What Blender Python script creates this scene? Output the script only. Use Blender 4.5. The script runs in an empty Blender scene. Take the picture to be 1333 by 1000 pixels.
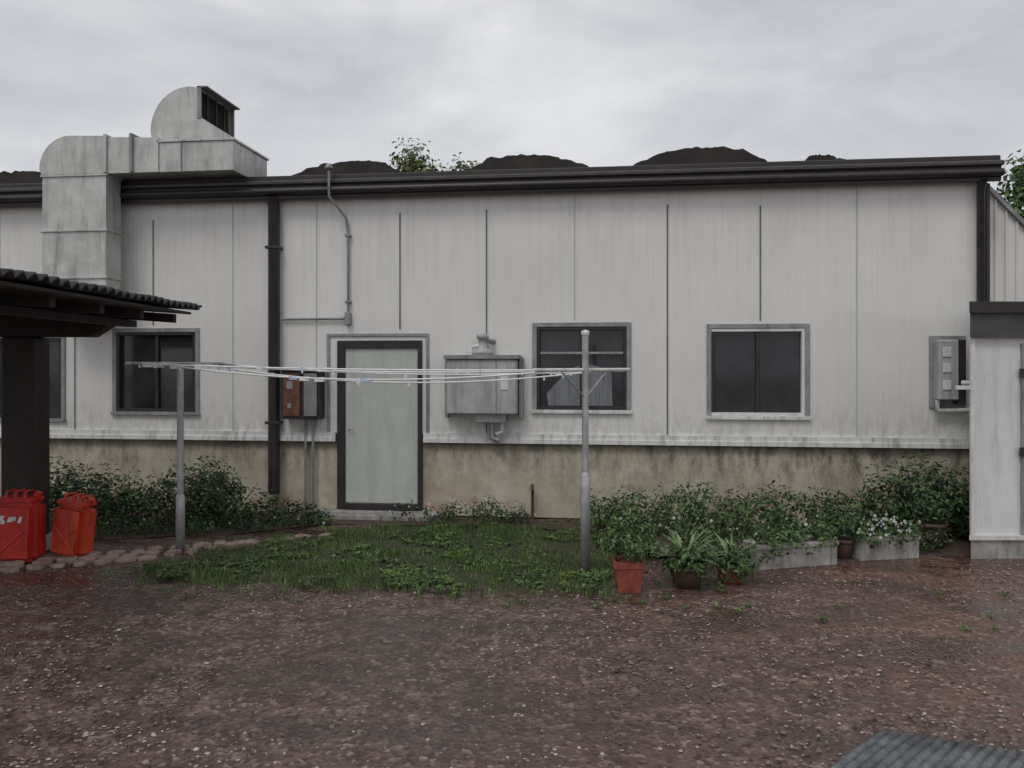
import bpy, math, random, bmesh
from mathutils import Vector, Matrix, noise as mnoise
random.seed(7)
R=random.random
def U(a,b): return a+(b-a)*R()
TH=math.radians(6.8)
# yard frame: a = sideways, d = forward, turned 6.8 deg against the long building
M=Matrix.Translation((0,-10,0))@Matrix.Rotation(TH,4,'Z')
def L(a,d,z=0.0): return M@Vector((a,d,z))
scene=bpy.context.scene
col=scene.collection

# ---------------------------------------------------------------- materials
def newmat(name):
    m=bpy.data.materials.new(name); m.use_nodes=True
    nt=m.node_tree; b=nt.nodes['Principled BSDF']; return m,nt,b
def N(nt,t,**kw):
    n=nt.nodes.new(t)
    for k,v in kw.items():
        if k in n.inputs: n.inputs[k].default_value=v
        else: setattr(n,k,v)
    return n
def ramp(nt,fac,stops):
    r=nt.nodes.new('ShaderNodeValToRGB'); cr=r.color_ramp
    while len(cr.elements)<len(stops): cr.elements.new(0.5)
    for e,(p,c) in zip(cr.elements,stops):
        e.position=p; e.color=(c,c,c,1) if isinstance(c,(int,float)) else (*c,1)
    nt.links.new(fac,r.inputs[0]); return r
def mixc(nt,fac,a,b,mode='MIX'):
    m=nt.nodes.new('ShaderNodeMix'); m.data_type='RGBA'; m.blend_type=mode
    for sock,v in ((m.inputs[0],fac),(m.inputs[6],a),(m.inputs[7],b)):
        if isinstance(v,(int,float)): sock.default_value=v
        elif isinstance(v,tuple): sock.default_value=(*v,1)
        else: nt.links.new(v,sock)
    return m.outputs[2]
def pos(nt,scale=(1,1,1)):
    g=nt.nodes.new('ShaderNodeNewGeometry'); mp=nt.nodes.new('ShaderNodeMapping')
    mp.inputs['Scale'].default_value=scale; nt.links.new(g.outputs['Position'],mp.inputs[0]); return mp.outputs[0]
def noise(nt,scale,detail=5,rough=.6,sc=(1,1,1)):
    n=N(nt,'ShaderNodeTexNoise',Scale=scale,Detail=min(detail,4),Roughness=rough); nt.links.new(pos(nt,sc),n.inputs['Vector']); return n.outputs['Fac']
def bump(nt,b,h,strength=.3,dist=.02):
    bp=N(nt,'ShaderNodeBump',Distance=dist); nt.links.new(h,bp.inputs['Height']); nt.links.new(bp.outputs[0],b.inputs['Normal'])
    if isinstance(strength,(int,float)): bp.inputs['Strength'].default_value=strength
    else: nt.links.new(strength,bp.inputs['Strength'])
def zval(nt):
    g=nt.nodes.new('ShaderNodeNewGeometry'); s=nt.nodes.new('ShaderNodeSeparateXYZ'); nt.links.new(g.outputs['Position'],s.inputs[0]); return s.outputs[2]
def maprange(nt,v,a,b,c=0.,d=1.):
    m=N(nt,'ShaderNodeMapRange'); m.inputs[1].default_value=a;m.inputs[2].default_value=b;m.inputs[3].default_value=c;m.inputs[4].default_value=d
    nt.links.new(v,m.inputs[0]); return m.outputs[0]
def mul(nt,a,b):
    m=nt.nodes.new('ShaderNodeMath'); m.operation='MULTIPLY'
    for i,v in enumerate((a,b)):
        if isinstance(v,(int,float)): m.inputs[i].default_value=v
        else: nt.links.new(v,m.inputs[i])
    return m.outputs[0]
def simple(name,c1,c2,scale=8,rough=.6,metal=0.,bs=.15,bd=.01,sc=(1,1,1),dirt=None,dscale=3,dstr=.6):
    m,nt,b=newmat(name); n=noise(nt,scale,3,.65,sc)
    r=ramp(nt,n,[(.3,c1),(.7,c2)]); c=r.outputs[0]
    if dirt:
        dn=noise(nt,dscale,4,.7,(2.5,2.5,.35)); dr=ramp(nt,dn,[(.48,0.),(.72,1.)]); c=mixc(nt,mul(nt,dr.outputs[0],dstr),c,dirt)
    nt.links.new(c,b.inputs['Base Color']); b.inputs['Roughness'].default_value=rough; b.inputs['Metallic'].default_value=metal
    if bs: bump(nt,b,n,bs,bd)
    return m
def leafmat(name,stops,rough=.5,patch=.7):
    m,nt,b=newmat(name); g=nt.nodes.new('ShaderNodeNewGeometry')
    r=ramp(nt,g.outputs['Random Per Island'],stops)
    n=noise(nt,3.,2); c=mixc(nt,ramp(nt,n,[(.35,patch),(.6,0.)]).outputs[0],r.outputs[0],(.012,.020,.010))
    nt.links.new(c,b.inputs['Base Color']); b.inputs['Roughness'].default_value=rough
    return m

# painted sandwich panel with micro ribs and rain streaks
def panelmat(name,base=(.76,.75,.72),streak=.36):
    m,nt,b=newmat(name)
    n1=noise(nt,.9,4,.6); c=ramp(nt,n1,[(.3,tuple(v*.88 for v in base)),(.7,base)]).outputs[0]
    n2=noise(nt,3.,4,.78,(5.,5.,.22)); st=ramp(nt,n2,[(.47,0.),(.78,1.)]).outputs[0]
    z=zval(nt); top=maprange(nt,z,2.3,4.05,.3,1.)
    c=mixc(nt,mul(nt,mul(nt,st,top),streak),c,(.33,.32,.295))
    low=maprange(nt,z,1.6,1.0,0.,1.); n3=noise(nt,5.,4,.75,(2.,2.,.7)); c=mixc(nt,mul(nt,mul(nt,low,ramp(nt,n3,[(.42,0.),(.66,1.)]).outputs[0]),.5),c,(.24,.23,.21))
    nt.links.new(c,b.inputs['Base Color']); b.inputs['Roughness'].default_value=.45
    w=N(nt,'ShaderNodeTexWave',Scale=5.,Distortion=0.); w.bands_direction='X'; nt.links.new(pos(nt),w.inputs['Vector'])
    bump(nt,b,w.outputs['Fac'],.2,.005); return m
MP=panelmat('panel_paint')
def plinthmat():
    m,nt,b=newmat('plinth_concrete')
    n1=noise(nt,2.0,4,.7); c=ramp(nt,n1,[(.3,(.35,.305,.23)),(.5,(.47,.42,.33)),(.72,(.57,.52,.425))]).outputs[0]
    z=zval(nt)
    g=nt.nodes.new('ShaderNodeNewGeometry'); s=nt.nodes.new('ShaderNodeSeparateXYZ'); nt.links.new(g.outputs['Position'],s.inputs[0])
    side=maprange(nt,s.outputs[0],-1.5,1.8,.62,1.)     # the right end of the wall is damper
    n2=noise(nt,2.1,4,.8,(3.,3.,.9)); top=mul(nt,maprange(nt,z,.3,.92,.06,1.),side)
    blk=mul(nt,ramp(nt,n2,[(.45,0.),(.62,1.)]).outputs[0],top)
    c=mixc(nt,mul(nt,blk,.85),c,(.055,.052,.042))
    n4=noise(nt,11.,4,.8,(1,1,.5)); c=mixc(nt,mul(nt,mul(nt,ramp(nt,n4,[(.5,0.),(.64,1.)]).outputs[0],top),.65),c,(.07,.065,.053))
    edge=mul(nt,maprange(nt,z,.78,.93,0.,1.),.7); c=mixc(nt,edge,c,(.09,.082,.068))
    n3=noise(nt,1.1,4,.6,(1,1,1.5)); low=maprange(nt,z,.6,0.,0.,1.); c=mixc(nt,mul(nt,mul(nt,low,ramp(nt,n3,[(.5,0.),(.6,1.)]).outputs[0]),.6),c,(.30,.15,.10))
    nt.links.new(c,b.inputs['Base Color']); b.inputs['Roughness'].default_value=.85
    bump(nt,b,n4,.35,.01); return m
MPL=plinthmat()
MLEDGE=simple('ledge_flashing',(.60,.60,.58),(.74,.74,.72),3,.4,dirt=(.16,.15,.135),dscale=5,dstr=.65)
MSEAM=simple('seam_dark',(.08,.08,.075),(.18,.18,.17),4,.7,bs=0,sc=(1,1,.6))
MSEAM2=simple('seam_faint',(.40,.40,.38),(.5,.5,.48),4,.7,bs=0)
MFAS=simple('fascia_brown',(.018,.014,.013),(.036,.029,.027),5,.45)
MFAS2=simple('fascia_edge',(.035,.029,.027),(.065,.056,.052),6,.4)
MROOF=simple('roof_sheet',(.018,.014,.013),(.038,.031,.028),3,.8)
MPIPE=simple('downpipe_paint',(.018,.015,.015),(.035,.03,.03),6,.4)
MFRAME=simple('dark_frame',(.016,.013,.013),(.034,.029,.029),6,.45)
MCASE=simple('grey_casing',(.22,.22,.22),(.34,.34,.34),7,.5,dirt=(.1,.1,.1))
MWHITE=simple('white_frame',(.60,.60,.58),(.72,.72,.70),7,.4,dirt=(.3,.3,.28))
MDOOR=simple('door_panel',(.44,.465,.43),(.51,.535,.50),2,.45,dirt=(.33,.35,.32))
MGALV=simple('galvanised_duct',(.42,.42,.40),(.60,.60,.575),3.5,.42,.3,.1,dirt=(.20,.20,.185),dstr=.7)
MGALVD=simple('galvanised_dark',(.2,.2,.2),(.3,.3,.29),5,.5,.3)
MBLACK=simple('duct_mouth_shade',(.008,.008,.008),(.015,.014,.013),5,.9)  # painted shade for the duct outlet, not a metal colour
MSTEEL=simple('grey_conduit',(.2,.2,.2),(.34,.34,.34),8,.4,.3)
MBOXG=simple('cabinet_grey',(.34,.35,.35),(.47,.48,.48),4,.45,dirt=(.16,.16,.15),dstr=.75)
MRUST=simple('rusty_brown',(.06,.03,.02),(.19,.075,.04),12,.7)
MWOOD=simple('dark_wood',(.014,.010,.009),(.034,.025,.021),6,.7,sc=(1,1,.3))
MTILE=simple('dark_roofing',(.018,.016,.016),(.055,.05,.048),9,.55)
MSHED=simple('shed_paint',(.62,.63,.62),(.72,.73,.72),1.6,.5,dirt=(.40,.40,.39))
MSHEDF=simple('shed_fascia',(.045,.048,.047),(.08,.084,.082),4,.6)
MCONC=simple('concrete',(.22,.21,.19),(.42,.40,.37),6,.85,bs=.4,dirt=(.06,.058,.05),dscale=4,dstr=.85)
MSTONE=simple('edging_stone',(.22,.14,.115),(.46,.35,.30),5,.7,bs=.5)
MPOTR=simple('terracotta_red',(.20,.045,.03),(.34,.09,.055),14,.6,dirt=(.09,.045,.03))
MPOTB=simple('terracotta_brown',(.07,.04,.03),(.13,.07,.052),14,.7,dirt=(.04,.03,.022))
MRED=simple('red_plastic',(.42,.018,.012),(.58,.035,.018),5,.4,dirt=(.16,.014,.010))
MRED2=simple('orange_red_plastic',(.46,.030,.014),(.64,.075,.026),5,.45,dirt=(.16,.018,.010),dscale=5)
MSOIL=simple('soil',(.035,.022,.018),(.11,.07,.056),12,.8,bs=.6,bd=.02)
MPOLE=simple('galvanised_pole',(.33,.33,.34),(.5,.5,.5),9,.45,.3,dirt=(.2,.19,.18))
MLINE=simple('white_line',(.72,.72,.71),(.84,.84,.83),9,.5,bs=0)
MPEGB=simple('blue_plastic',(.35,.45,.65),(.5,.6,.75),9,.5,bs=0)
MMETALS=simple('wet_zinc',(.06,.07,.08),(.20,.21,.22),9,.3,.4,dirt=(.03,.03,.03),dscale=9,dstr=.8)
MBARK=simple('bark',(.05,.038,.028),(.11,.085,.065),12,.9,bs=.6)
MREFL=simple('pale_reflection',(.13,.14,.155),(.23,.24,.26),7,.9,sc=(5,1,.4))  # grey-blue of the reflection painted on the split window
MGLASS,nt,b=newmat('window_glass')
c=ramp(nt,noise(nt,2.,4),[(.3,(.012,.014,.016)),(.7,(.042,.045,.048))]); nt.links.new(c.outputs[0],b.inputs['Base Color']); b.inputs['Roughness'].default_value=.07
bump(nt,b,noise(nt,1.5,2),.06,.02)
MLEAFD=leafmat('leaf_dark',[(0.,(.018,.045,.016)),(.5,(.040,.09,.026)),(.85,(.075,.15,.045)),(1.,(.13,.20,.075))])
MLEAFM=leafmat('leaf_mid',[(0.,(.03,.07,.018)),(.5,(.07,.14,.036)),(1.,(.14,.22,.065))],patch=.55)
MLEAFL=leafmat('leaf_light',[(0.,(.07,.13,.04)),(.5,(.13,.21,.07)),(1.,(.22,.31,.13))],patch=.3)
MTREE=leafmat('leaf_tree',[(0.,(.05,.07,.02)),(.5,(.11,.15,.04)),(1.,(.21,.24,.08))],patch=.3)
MFLOW=leafmat('flower_white',[(0.,(.4,.4,.4)),(1.,(.65,.65,.63))],patch=.2)
MGRASS=leafmat('grass_blade',[(0.,(.045,.09,.016)),(.5,(.095,.165,.034)),(.9,(.15,.24,.055)),(1.,(.28,.29,.13))],patch=.55)

# ---------------------------------------------------------------- mesh helpers
def empty(name,loc=(0,0,0)):
    o=bpy.data.objects.new(name,None); o.empty_display_size=.2; o.location=loc; col.objects.link(o); return o
def link(name,me,mats,parent=None,smooth=False):
    for m in (mats if isinstance(mats,(list,tuple)) else [mats]): me.materials.append(m)
    o=bpy.data.objects.new(name,me); col.objects.link(o)
    if smooth:
        for p in me.polygons: p.use_smooth=True
    if parent is not None:
        o.parent=parent; o.matrix_parent_inverse=Matrix.Translation(parent.location).inverted()
    return o
def pyd(name,v,f,mats,parent=None,smooth=False,idx=None):
    me=bpy.data.meshes.new(name); me.from_pydata([tuple(p) for p in v],[],f); me.update()
    o=link(name,me,mats,parent,smooth)
    if idx: me.polygons.foreach_set('material_index',idx)
    return o
def box(name,x0,x1,y0,y1,z0,z1,mat,parent=None,xf=None,bev=.004,seg=1):
    bm=bmesh.new(); bmesh.ops.create_cube(bm,size=1)
    for v in bm.verts:
        v.co=Vector(((x0+x1)/2+v.co.x*(x1-x0),(y0+y1)/2+v.co.y*(y1-y0),(z0+z1)/2+v.co.z*(z1-z0)))
    if bev: bmesh.ops.bevel(bm,geom=bm.edges[:],offset=min(bev,.3*min(x1-x0,y1-y0,z1-z0)),segments=seg,affect='EDGES')
    if xf: bm.transform(xf)
    me=bpy.data.meshes.new(name); bm.to_mesh(me); bm.free(); return link(name,me,mat,parent)
def tube(name,pts,r,mat,parent=None,res=3,cyc=False):
    cu=bpy.data.curves.new(name,'CURVE'); cu.dimensions='3D'; s=cu.splines.new('POLY'); s.points.add(len(pts)-1)
    for p,q in zip(s.points,pts): p.co=(*q,1)
    s.use_cyclic_u=cyc; cu.bevel_depth=r; cu.bevel_resolution=res; cu.use_fill_caps=True
    t=bpy.data.objects.new('t',cu); col.objects.link(t); dg=bpy.context.evaluated_depsgraph_get()
    me=bpy.data.meshes.new_from_object(t.evaluated_get(dg)); bpy.data.objects.remove(t); me.materials.clear()
    return link(name,me,mat,parent,True)
def stems_mesh(name,segs,r,mat,parent):
    """many thin 3-sided stems in one mesh; segs = list of point lists"""
    v=[];f=[]
    for pts in segs:
        b0=len(v); n=len(pts)
        for k,p in enumerate(pts):
            rr=r*(1-.6*k/(n-1))
            for i in range(3):
                a=2.094*i; v.append((p[0]+rr*math.cos(a),p[1]+rr*math.sin(a),p[2]))
        for k in range(n-1):
            for i in range(3):
                j=(i+1)%3; f.append((b0+3*k+i,b0+3*k+j,b0+3*k+3+j,b0+3*k+3+i))
    return pyd(name,v,f,mat,parent)
def lathe(name,prof,loc,mat,parent=None,seg=24,rot=None,smooth=True):
    v=[];f=[]
    for r,z in prof:
        for i in range(seg):
            a=2*math.pi*i/seg; v.append(Vector((r*math.cos(a),r*math.sin(a),z)))
    for j in range(len(prof)-1):
        for i in range(seg):
            k=(i+1)%seg; f.append((j*seg+i,j*seg+k,(j+1)*seg+k,(j+1)*seg+i))
    mx=Matrix.Translation(loc)@(rot or Matrix.Identity(4))
    return pyd(name,[mx@p for p in v],f,mat,parent,smooth)
def prism(name,prof,y0,y1,mat,parent=None,skip=(),xf=None):
    """profile in XZ extruded along Y"""
    n=len(prof); v=[(x,y0,z) for x,z in prof]+[(x,y1,z) for x,z in prof]
    f=[tuple(range(n)),tuple(range(2*n-1,n-1,-1))]
    for i in range(n):
        if i in skip: continue
        k=(i+1)%n; f.append((i,i+n,k+n,k))
    if xf: v=[xf@Vector(p) for p in v]
    o=pyd(name,v,f,mat,parent)
    bm=bmesh.new(); bm.from_mesh(o.data); bmesh.ops.recalc_face_normals(bm,faces=bm.faces); bm.to_mesh(o.data); bm.free(); return o
def wall_holes(name,x0,x1,z0,z1,y,holes,depth,mat,parent):
    xs=sorted({x0,x1,*[h[0] for h in holes],*[h[1] for h in holes]}); zs=sorted({z0,z1,*[h[2] for h in holes],*[h[3] for h in holes]})
    xs=[x for x in xs if x0<=x<=x1]; zs=[z for z in zs if z0<=z<=z1]
    v=[];f=[]
    def q(*p): 
        n=len(v); v.extend(p); f.append((n,n+1,n+2,n+3))
    for i in range(len(xs)-1):
        for j in range(len(zs)-1):
            cx=(xs[i]+xs[i+1])/2; cz=(zs[j]+zs[j+1])/2
            if any(h[0]<cx<h[1] and h[2]<cz<h[3] for h in holes): continue
            q((xs[i],y,zs[j]),(xs[i+1],y,zs[j]),(xs[i+1],y,zs[j+1]),(xs[i],y,zs[j+1]))
    for a,b_,c_,d_ in holes:
        c0=max(c_,z0); d0=min(d_,z1)
        if d0<=c0: continue
        q((a,y,c0),(a,y,d0),(a,y+depth,d0),(a,y+depth,c0)); q((b_,y,d0),(b_,y,c0),(b_,y+depth,c0),(b_,y+depth,d0))
        if d_<=z1: q((a,y,d0),(b_,y,d0),(b_,y+depth,d0),(a,y+depth,d0))
        if c_>=z0: q((b_,y,c0),(a,y,c0),(a,y+depth,c0),(b_,y+depth,c0))
    return pyd(name,v,f,mat,parent)

# ---------------------------------------------------------------- building
B=empty('industrial_building')
XL,XR=-16.,4.4
wins=[(-8.30,-7.28,1.19,2.27),(-6.49,-5.38,1.29,2.34),(-0.88,0.23,1.35,2.38),(1.25,2.35,1.29,2.35)]
door=(-3.45,-2.34,.06,2.22)
wall_holes('upper_wall',XL,XR,1.03,4.10,0.,wins+[door],.10,MP,B)
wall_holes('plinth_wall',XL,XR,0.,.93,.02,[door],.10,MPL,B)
for n,(a,b_) in enumerate([(XL,-3.47),(-2.32,XR)]):
    box('ledge_%d'%n,a,b_,-.055,.02,.925,.985,MLEDGE,B)
    prism('ledge_slope_%d'%n,[(a,.985),(b_,.985),(b_,1.045),(a,1.045)],-.035,.0,MLEDGE,B)
box('side_wall',XR-.1,XR,.0,12.,0,4.08,MP,B,bev=0)
box('back_wall',XL,XR-.1,11.9,12.,0,4.08,MP,B,bev=0)
box('far_side_wall',XL,XL+.1,.0,11.9,0,4.08,MP,B,bev=0)
box('roof_deck',XL-.1,XR+.08,-.1,12.1,4.10,4.2,MROOF,B)
box('fascia',XL-.1,XR+.10,-.15,-.1,4.03,4.245,MFAS,B)
box('gutter_lip',XL-.1,XR+.12,-.20,-.02,4.20,4.26,MFAS2,B,bev=.015)
box('roof_edge',XL-.1,XR+.10,-.14,.3,4.26,4.33,MFAS,B,bev=.012)
tube('gutter',[(XL,-.19,4.12),(XR+.1,-.19,4.12)],.045,MFAS,B)
for i in range(17):
    x=2.945-1.115*i+ (0,.0,.01,-.01)[i%4]
    if x<XL: break
    top=3.86+U(-.04,.04); bot=1.05
    for w in wins:
        if w[0]-.06<x<w[1]+.06: bot=w[3]+.09
    if -3.62<x<-2.25: bot=2.36
    strong=i in (1,2,4,5,8,9,11)
    wd=.009 if strong else .005
    box('panel_seam_%d'%i,x-wd,x+wd,-.004,0.002,bot,top if strong else 4.03,MSEAM if strong else MSEAM2,B,bev=0)
    box('seam_lip_%d'%i,x+wd+.004,x+wd+.012,-.006,0.002,bot,4.03,MP,B,bev=0)
def window(i,w,style):
    x0,x1,z0,z1=w
    P=empty('window_%d'%i); P.parent=B
    fm=MWHITE if style=='white' else MFRAME
    t=.055; cm=MCASE
    box('casing_top',x0-t,x1+t,-.022,.0,z1,z1+t,cm,P); box('casing_left',x0-t,x0,-.022,.0,z0,z1,cm,P)
    box('casing_right',x1,x1+t,-.022,.0,z0,z1,cm,P); box('sill',x0-t-.01,x1+t+.01,-.045,.03,z0-.045,z0,MLEDGE if style!='dark' else MCASE,P)
    f=.04
    box('frame_top',x0,x1,-.012,.06,z1-f,z1,fm,P); box('frame_bottom',x0,x1,-.012,.06,z0,z0+f,fm,P)
    box('frame_left',x0,x0+f,-.012,.06,z0+f,z1-f,MFRAME,P); box('frame_right',x1-f,x1,-.012,.06,z0+f,z1-f,fm,P)
    xm=(x0+x1)/2
    box('mullion',xm-.022,xm+.022,.01,.06,z0+f,z1-f,MFRAME,P)
    if style=='split':
        box('transom',x0+f,x1-f,.005,.06,z1-.34,z1-.31,MCASE,P)
        # pale wavy patch before the pane, painting a reflection in the glass
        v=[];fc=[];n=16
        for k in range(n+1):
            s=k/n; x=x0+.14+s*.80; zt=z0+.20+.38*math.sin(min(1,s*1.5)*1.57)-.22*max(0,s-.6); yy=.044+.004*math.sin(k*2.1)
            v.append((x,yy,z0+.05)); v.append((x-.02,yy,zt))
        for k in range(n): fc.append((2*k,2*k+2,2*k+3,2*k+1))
        pyd('pane_reflection',v,fc,MREFL,P)
    pyd('glass',[(x0+f,.05,z0+f),(x1-f,.05,z0+f),(x1-f,.05,z1-f),(x0+f,.05,z1-f)],[(0,1,2,3)],MGLASS,P)
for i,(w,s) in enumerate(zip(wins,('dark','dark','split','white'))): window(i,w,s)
D=empty('door'); D.parent=B
x0,x1,z0,z1=door
box('frame_left',x0,x0+.10,-.03,.08,z0,z1,MFRAME,D); box('frame_right',x1-.055,x1,-.03,.08,z0,z1,MFRAME,D)
box('frame_top',x0+.10,x1-.055,-.03,.08,z1-.10,z1,MFRAME,D); box('threshold',x0+.10,x1-.055,-.05,.08,z0,z0+.08,MFRAME,D)
box('leaf',x0+.10,x1-.055,.0,.06,z0+.08,z1-.10,MDOOR,D)
box('casing_top',x0-.14,x1+.09,-.02,.0,z1+.05,z1+.09,MCASE,D); box('casing_left',x0-.14,x0-.10,-.02,.0,1.05,z1+.05,MCASE,D); box('casing_right',x1+.05,x1+.09,-.02,.0,1.05,z1+.05,MCASE,D)
tube('handle',[(x0+.15,.0,1.08),(x0+.15,-.04,1.08),(x0+.22,-.04,1.08)],.007,MCASE,D)
box('door_step',x0-.15,x1+.2,-.42,.015,0,.055,MCONC,D)
tube('downpipe',[(-4.27,-.15,4.08),(-4.27,-.085,3.95),(-4.27,-.085,.25)],.075,MPIPE,B,4)
for z in (3.4,1.15): box('pipe_clamp',-4.36,-4.18,-.165,.0,z,z+.035,MPIPE,B)
tube('corner_downpipe',[(4.31,-.15,4.06),(4.31,-.07,3.95),(4.31,-.07,.05)],.045,MPIPE,B,4)
box('corner_trim',4.385,4.43,-.03,.06,0,4.03,MFAS,B)
# weathered barrel vaults on the roof: overlapping curved sheets give a stepped, lumpy outline
def vault(i,cx,w,h,y0=1.6):
    for layer,(ws,hs,yo) in enumerate(((1.,.86,0.),(.82,.95,.08),(.5,1.,.2))):
        n=30; pts=[]
        for k in range(n+1):
            t=-1+2*k/n; base=max(0,1-abs(t)**3.2)**.45
            st=math.floor(base*6+.5)/6
            z=.75*base+.25*st+.05*mnoise.noise(Vector((t*6+cx*3,layer*3.,i)))*(1 if 0<k<n else 0)
            pts.append((cx+t*w/2*ws+(.08*math.sin(i*3+layer)),4.2+h*hs*max(0,z)))
        prism('roof_vault_%d_%d'%(i,layer),pts,y0+yo,11.5-yo,MROOF,B)
for i,(cx,w,h) in enumerate([(-9.3,2.4,.80),(-6.5,2.4,.80),(-3.85,2.3,.80),(-1.2,2.4,.81),(1.33,2.45,.84),(3.0,.85,.68)]): vault(i,cx,w,h)
v=[];n=90
pts=[(XL,4.2)]+[(XL+(3.95-XL)*k/n,4.66+.05*mnoise.noise(Vector((k*.7,2,0)))+.04*math.sin(k*.9)) for k in range(n+1)]+[(3.95,4.2)]
prism('roof_upstand',pts,1.48,1.56,MROOF,B)
# ---- annex to the right
prism('annex_gable',[(4.44,0),(7.5,0),(7.5,1.0),(4.96,3.54),(4.44,4.12)],.3,5.,MP,B)
for i in range(14):
    x=4.50+i*.12; zt=4.12-(x-4.44)*1.125 if x<4.96 else 3.54-(x-4.96)
    box('annex_rib_%d'%i,x,x+.025,.275,.3,0,zt-.02,MP,B,bev=.002)
prism('annex_verge',[(4.44,4.12),(4.96,3.54),(7.5,1.),(7.5,1.06),(4.97,3.60),(4.44,4.18)],.24,5.05,MCASE,B)

# ---- ventilation duct
V=empty('ventilation_duct')
def arcpts(cx,cz,rx,rz,a0,a1,n=9): return [(cx+rx*math.cos(math.radians(a0+(a1-a0)*i/n)),cz+rz*math.sin(math.radians(a0+(a1-a0)*i/n))) for i in range(n+1)]
prism('riser',[(-7.17,2.8),(-6.30,2.8),(-6.30,4.34),(-7.17,4.34)],-.52,-.21,MGALV,V)
prism('lower_bend',[(-7.17,2.8),(-7.17,2.70),(-7.08,2.5),(-6.39,2.5),(-6.30,2.70),(-6.30,2.8)],-.515,0.,MGALV,V)
prism('elbow',[(-6.30,4.33),(-7.17,4.33)]+arcpts(-6.78,4.40,.42,.42,180,95)+[(-6.3,4.80),(-6.3,4.335)],-.54,.1,MGALV,V)
prism('horizontal_run',[(-6.30,4.33),(-5.60,4.33),(-5.60,4.76),(-6.30,4.79)],-.52,.08,MGALV,V)
for x in (-6.30,-5.95): box('flange',x-.02,x+.02,-.555,.12,4.335,4.82,MGALVD if x>-6 else MGALV,V)
for z in (4.30,3.6,3.0): box('riser_flange',-7.19,-6.28,-.54,-.19,z,z+.03,MGALV,V)
box('fan_box',-5.60,-4.62,-.5,.5,4.33,4.70,MGALV,V)
box('fan_box_base',-5.66,-4.56,-.13,.55,4.20,4.33,MGALVD,V)
box('fan_box_rim',-5.62,-4.60,-.52,.52,4.70,4.73,MGALV,V)
tube('seam_box',[(-5.3,-.505,4.34),(-5.3,-.505,4.69)],.008,MGALVD,V)
hood=[(-4.86,4.735),(-5.74,4.735)]+arcpts(-5.25,4.88,.51,.54,180,85,10)+[(-5.12,5.40),(-5.08,5.02),(-4.90,4.90)]
nh=len(hood)
o=prism('outlet_hood',hood,-.42,.48,MGALV,V,skip=(nh-3,))
sm=o.modifiers.new('s','SOLIDIFY'); sm.thickness=.012
pyd('outlet_shade',[(-5.15,-.40,5.03),(-5.15,.46,5.03),(-5.17,.46,5.38),(-5.17,-.40,5.38)],[(0,1,2,3)],MBLACK,V)  # near-black sheet painting the shade inside the open outlet
for y in (-.43,.47): box('outlet_rim',-5.13,-5.08,y,y+.02,5.01,5.42,MGALVD,V)
box('outlet_rim_top',-5.14,-5.0,-.43,.49,5.40,5.42,MGALVD,V)
for y in (-.2,.03,.26): box('outlet_louvre',-5.14,-5.11,y,y+.012,5.03,5.39,MFAS,V)

# ---- electrical / services
tube('conduit',[(-3.48,-.25,4.40),(-3.48,-.25,4.03),(-3.32,-.05,3.78),(-3.30,-.04,3.6),(-3.30,-.04,2.55),(-3.36,-.04,2.50),(-4.17,-.04,2.5)],.017,MSTEEL,B)
lathe('conduit_cap',[(0,.0),(.045,0),(.05,.03),(.03,.07),(0,.08)],(-3.48,-.25,4.36),MSTEEL,B,12)
for z in (3.55,2.7): box('conduit_clip',-3.335,-3.265,-.065,0,z,z+.03,MSTEEL,B)
box('conduit_joint',-3.335,-3.265,-.075,0,2.42,2.58,MSTEEL,B)
E=empty('electric_meter_box')
box('cabinet',-4.12,-3.62,-.2,0,1.22,1.84,MFRAME,E); box('cover_left',-4.09,-3.87,-.225,-.2,1.26,1.80,MRUST,E)
box('cover_right',-3.82,-3.65,-.225,-.2,1.26,1.80,MGALVD,E); box('hood',-4.15,-3.59,-.25,0,1.84,1.87,MCASE,E)
box('dial',-4.04,-3.96,-.235,-.225,1.60,1.70,MCASE,E); box('label',-4.03,-3.98,-.233,-.225,1.36,1.42,MCASE,E)
for x in (-3.86,-3.76): tube('cable_pipe',[(x,-.05,1.22),(x,-.05,.05)],.018,MSTEEL,E)
G_=empty('wall_heater')
box('body',-1.97,-1.10,-.30,-.02,1.30,1.98,MBOXG,G_,bev=.02); box('top_lid',-2.0,-1.07,-.33,0,1.98,2.03,MCASE,G_)
box('side_strip',-1.36,-1.34,-.306,-.29,1.32,1.96,MCASE,G_); box('label',-1.30,-1.2,-.308,-.29,1.6,1.78,MWHITE,G_)
box('bracket_left',-2.02,-1.98,-.15,0,1.25,2.0,MCASE,G_); box('bracket_right',-1.09,-1.04,-.15,0,1.25,2.0,MCASE,G_)
lathe('flue_base',[(0,0),(.13,0),(.13,.05),(.055,.09),(.055,.20),(.075,.20),(.075,.26),(0,.27)],(-1.54,-.16,2.03),MBOXG,G_,18)
tube('flue_pipe',[(-1.68,-.16,2.03),(-1.68,-.16,2.13),(-1.56,-.16,2.15)],.028,MWHITE,G_)
tube('flue_elbow',[(-1.54,-.16,2.22),(-1.45,-.1,2.2),(-1.42,0,2.2)],.03,MSTEEL,G_)
box('under_tray',-1.62,-1.24,-.24,-.04,1.20,1.30,MSTEEL,G_)
tube('valve',[(-1.43,-.12,1.2),(-1.43,-.12,1.0),(-1.34,-.12,.97)],.035,MSTEEL,G_); tube('valve_b',[(-1.30,-.12,1.2),(-1.30,-.12,1.08),(-1.38,-.12,1.05)],.025,MWHITE,G_)
K=empty('gas_meter_box')
box('back_plate',3.76,4.16,-.03,0,1.40,2.25,MCASE,K); box('body',3.80,4.02,-.20,-.03,1.50,2.20,MBOXG,K,bev=.015)
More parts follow.
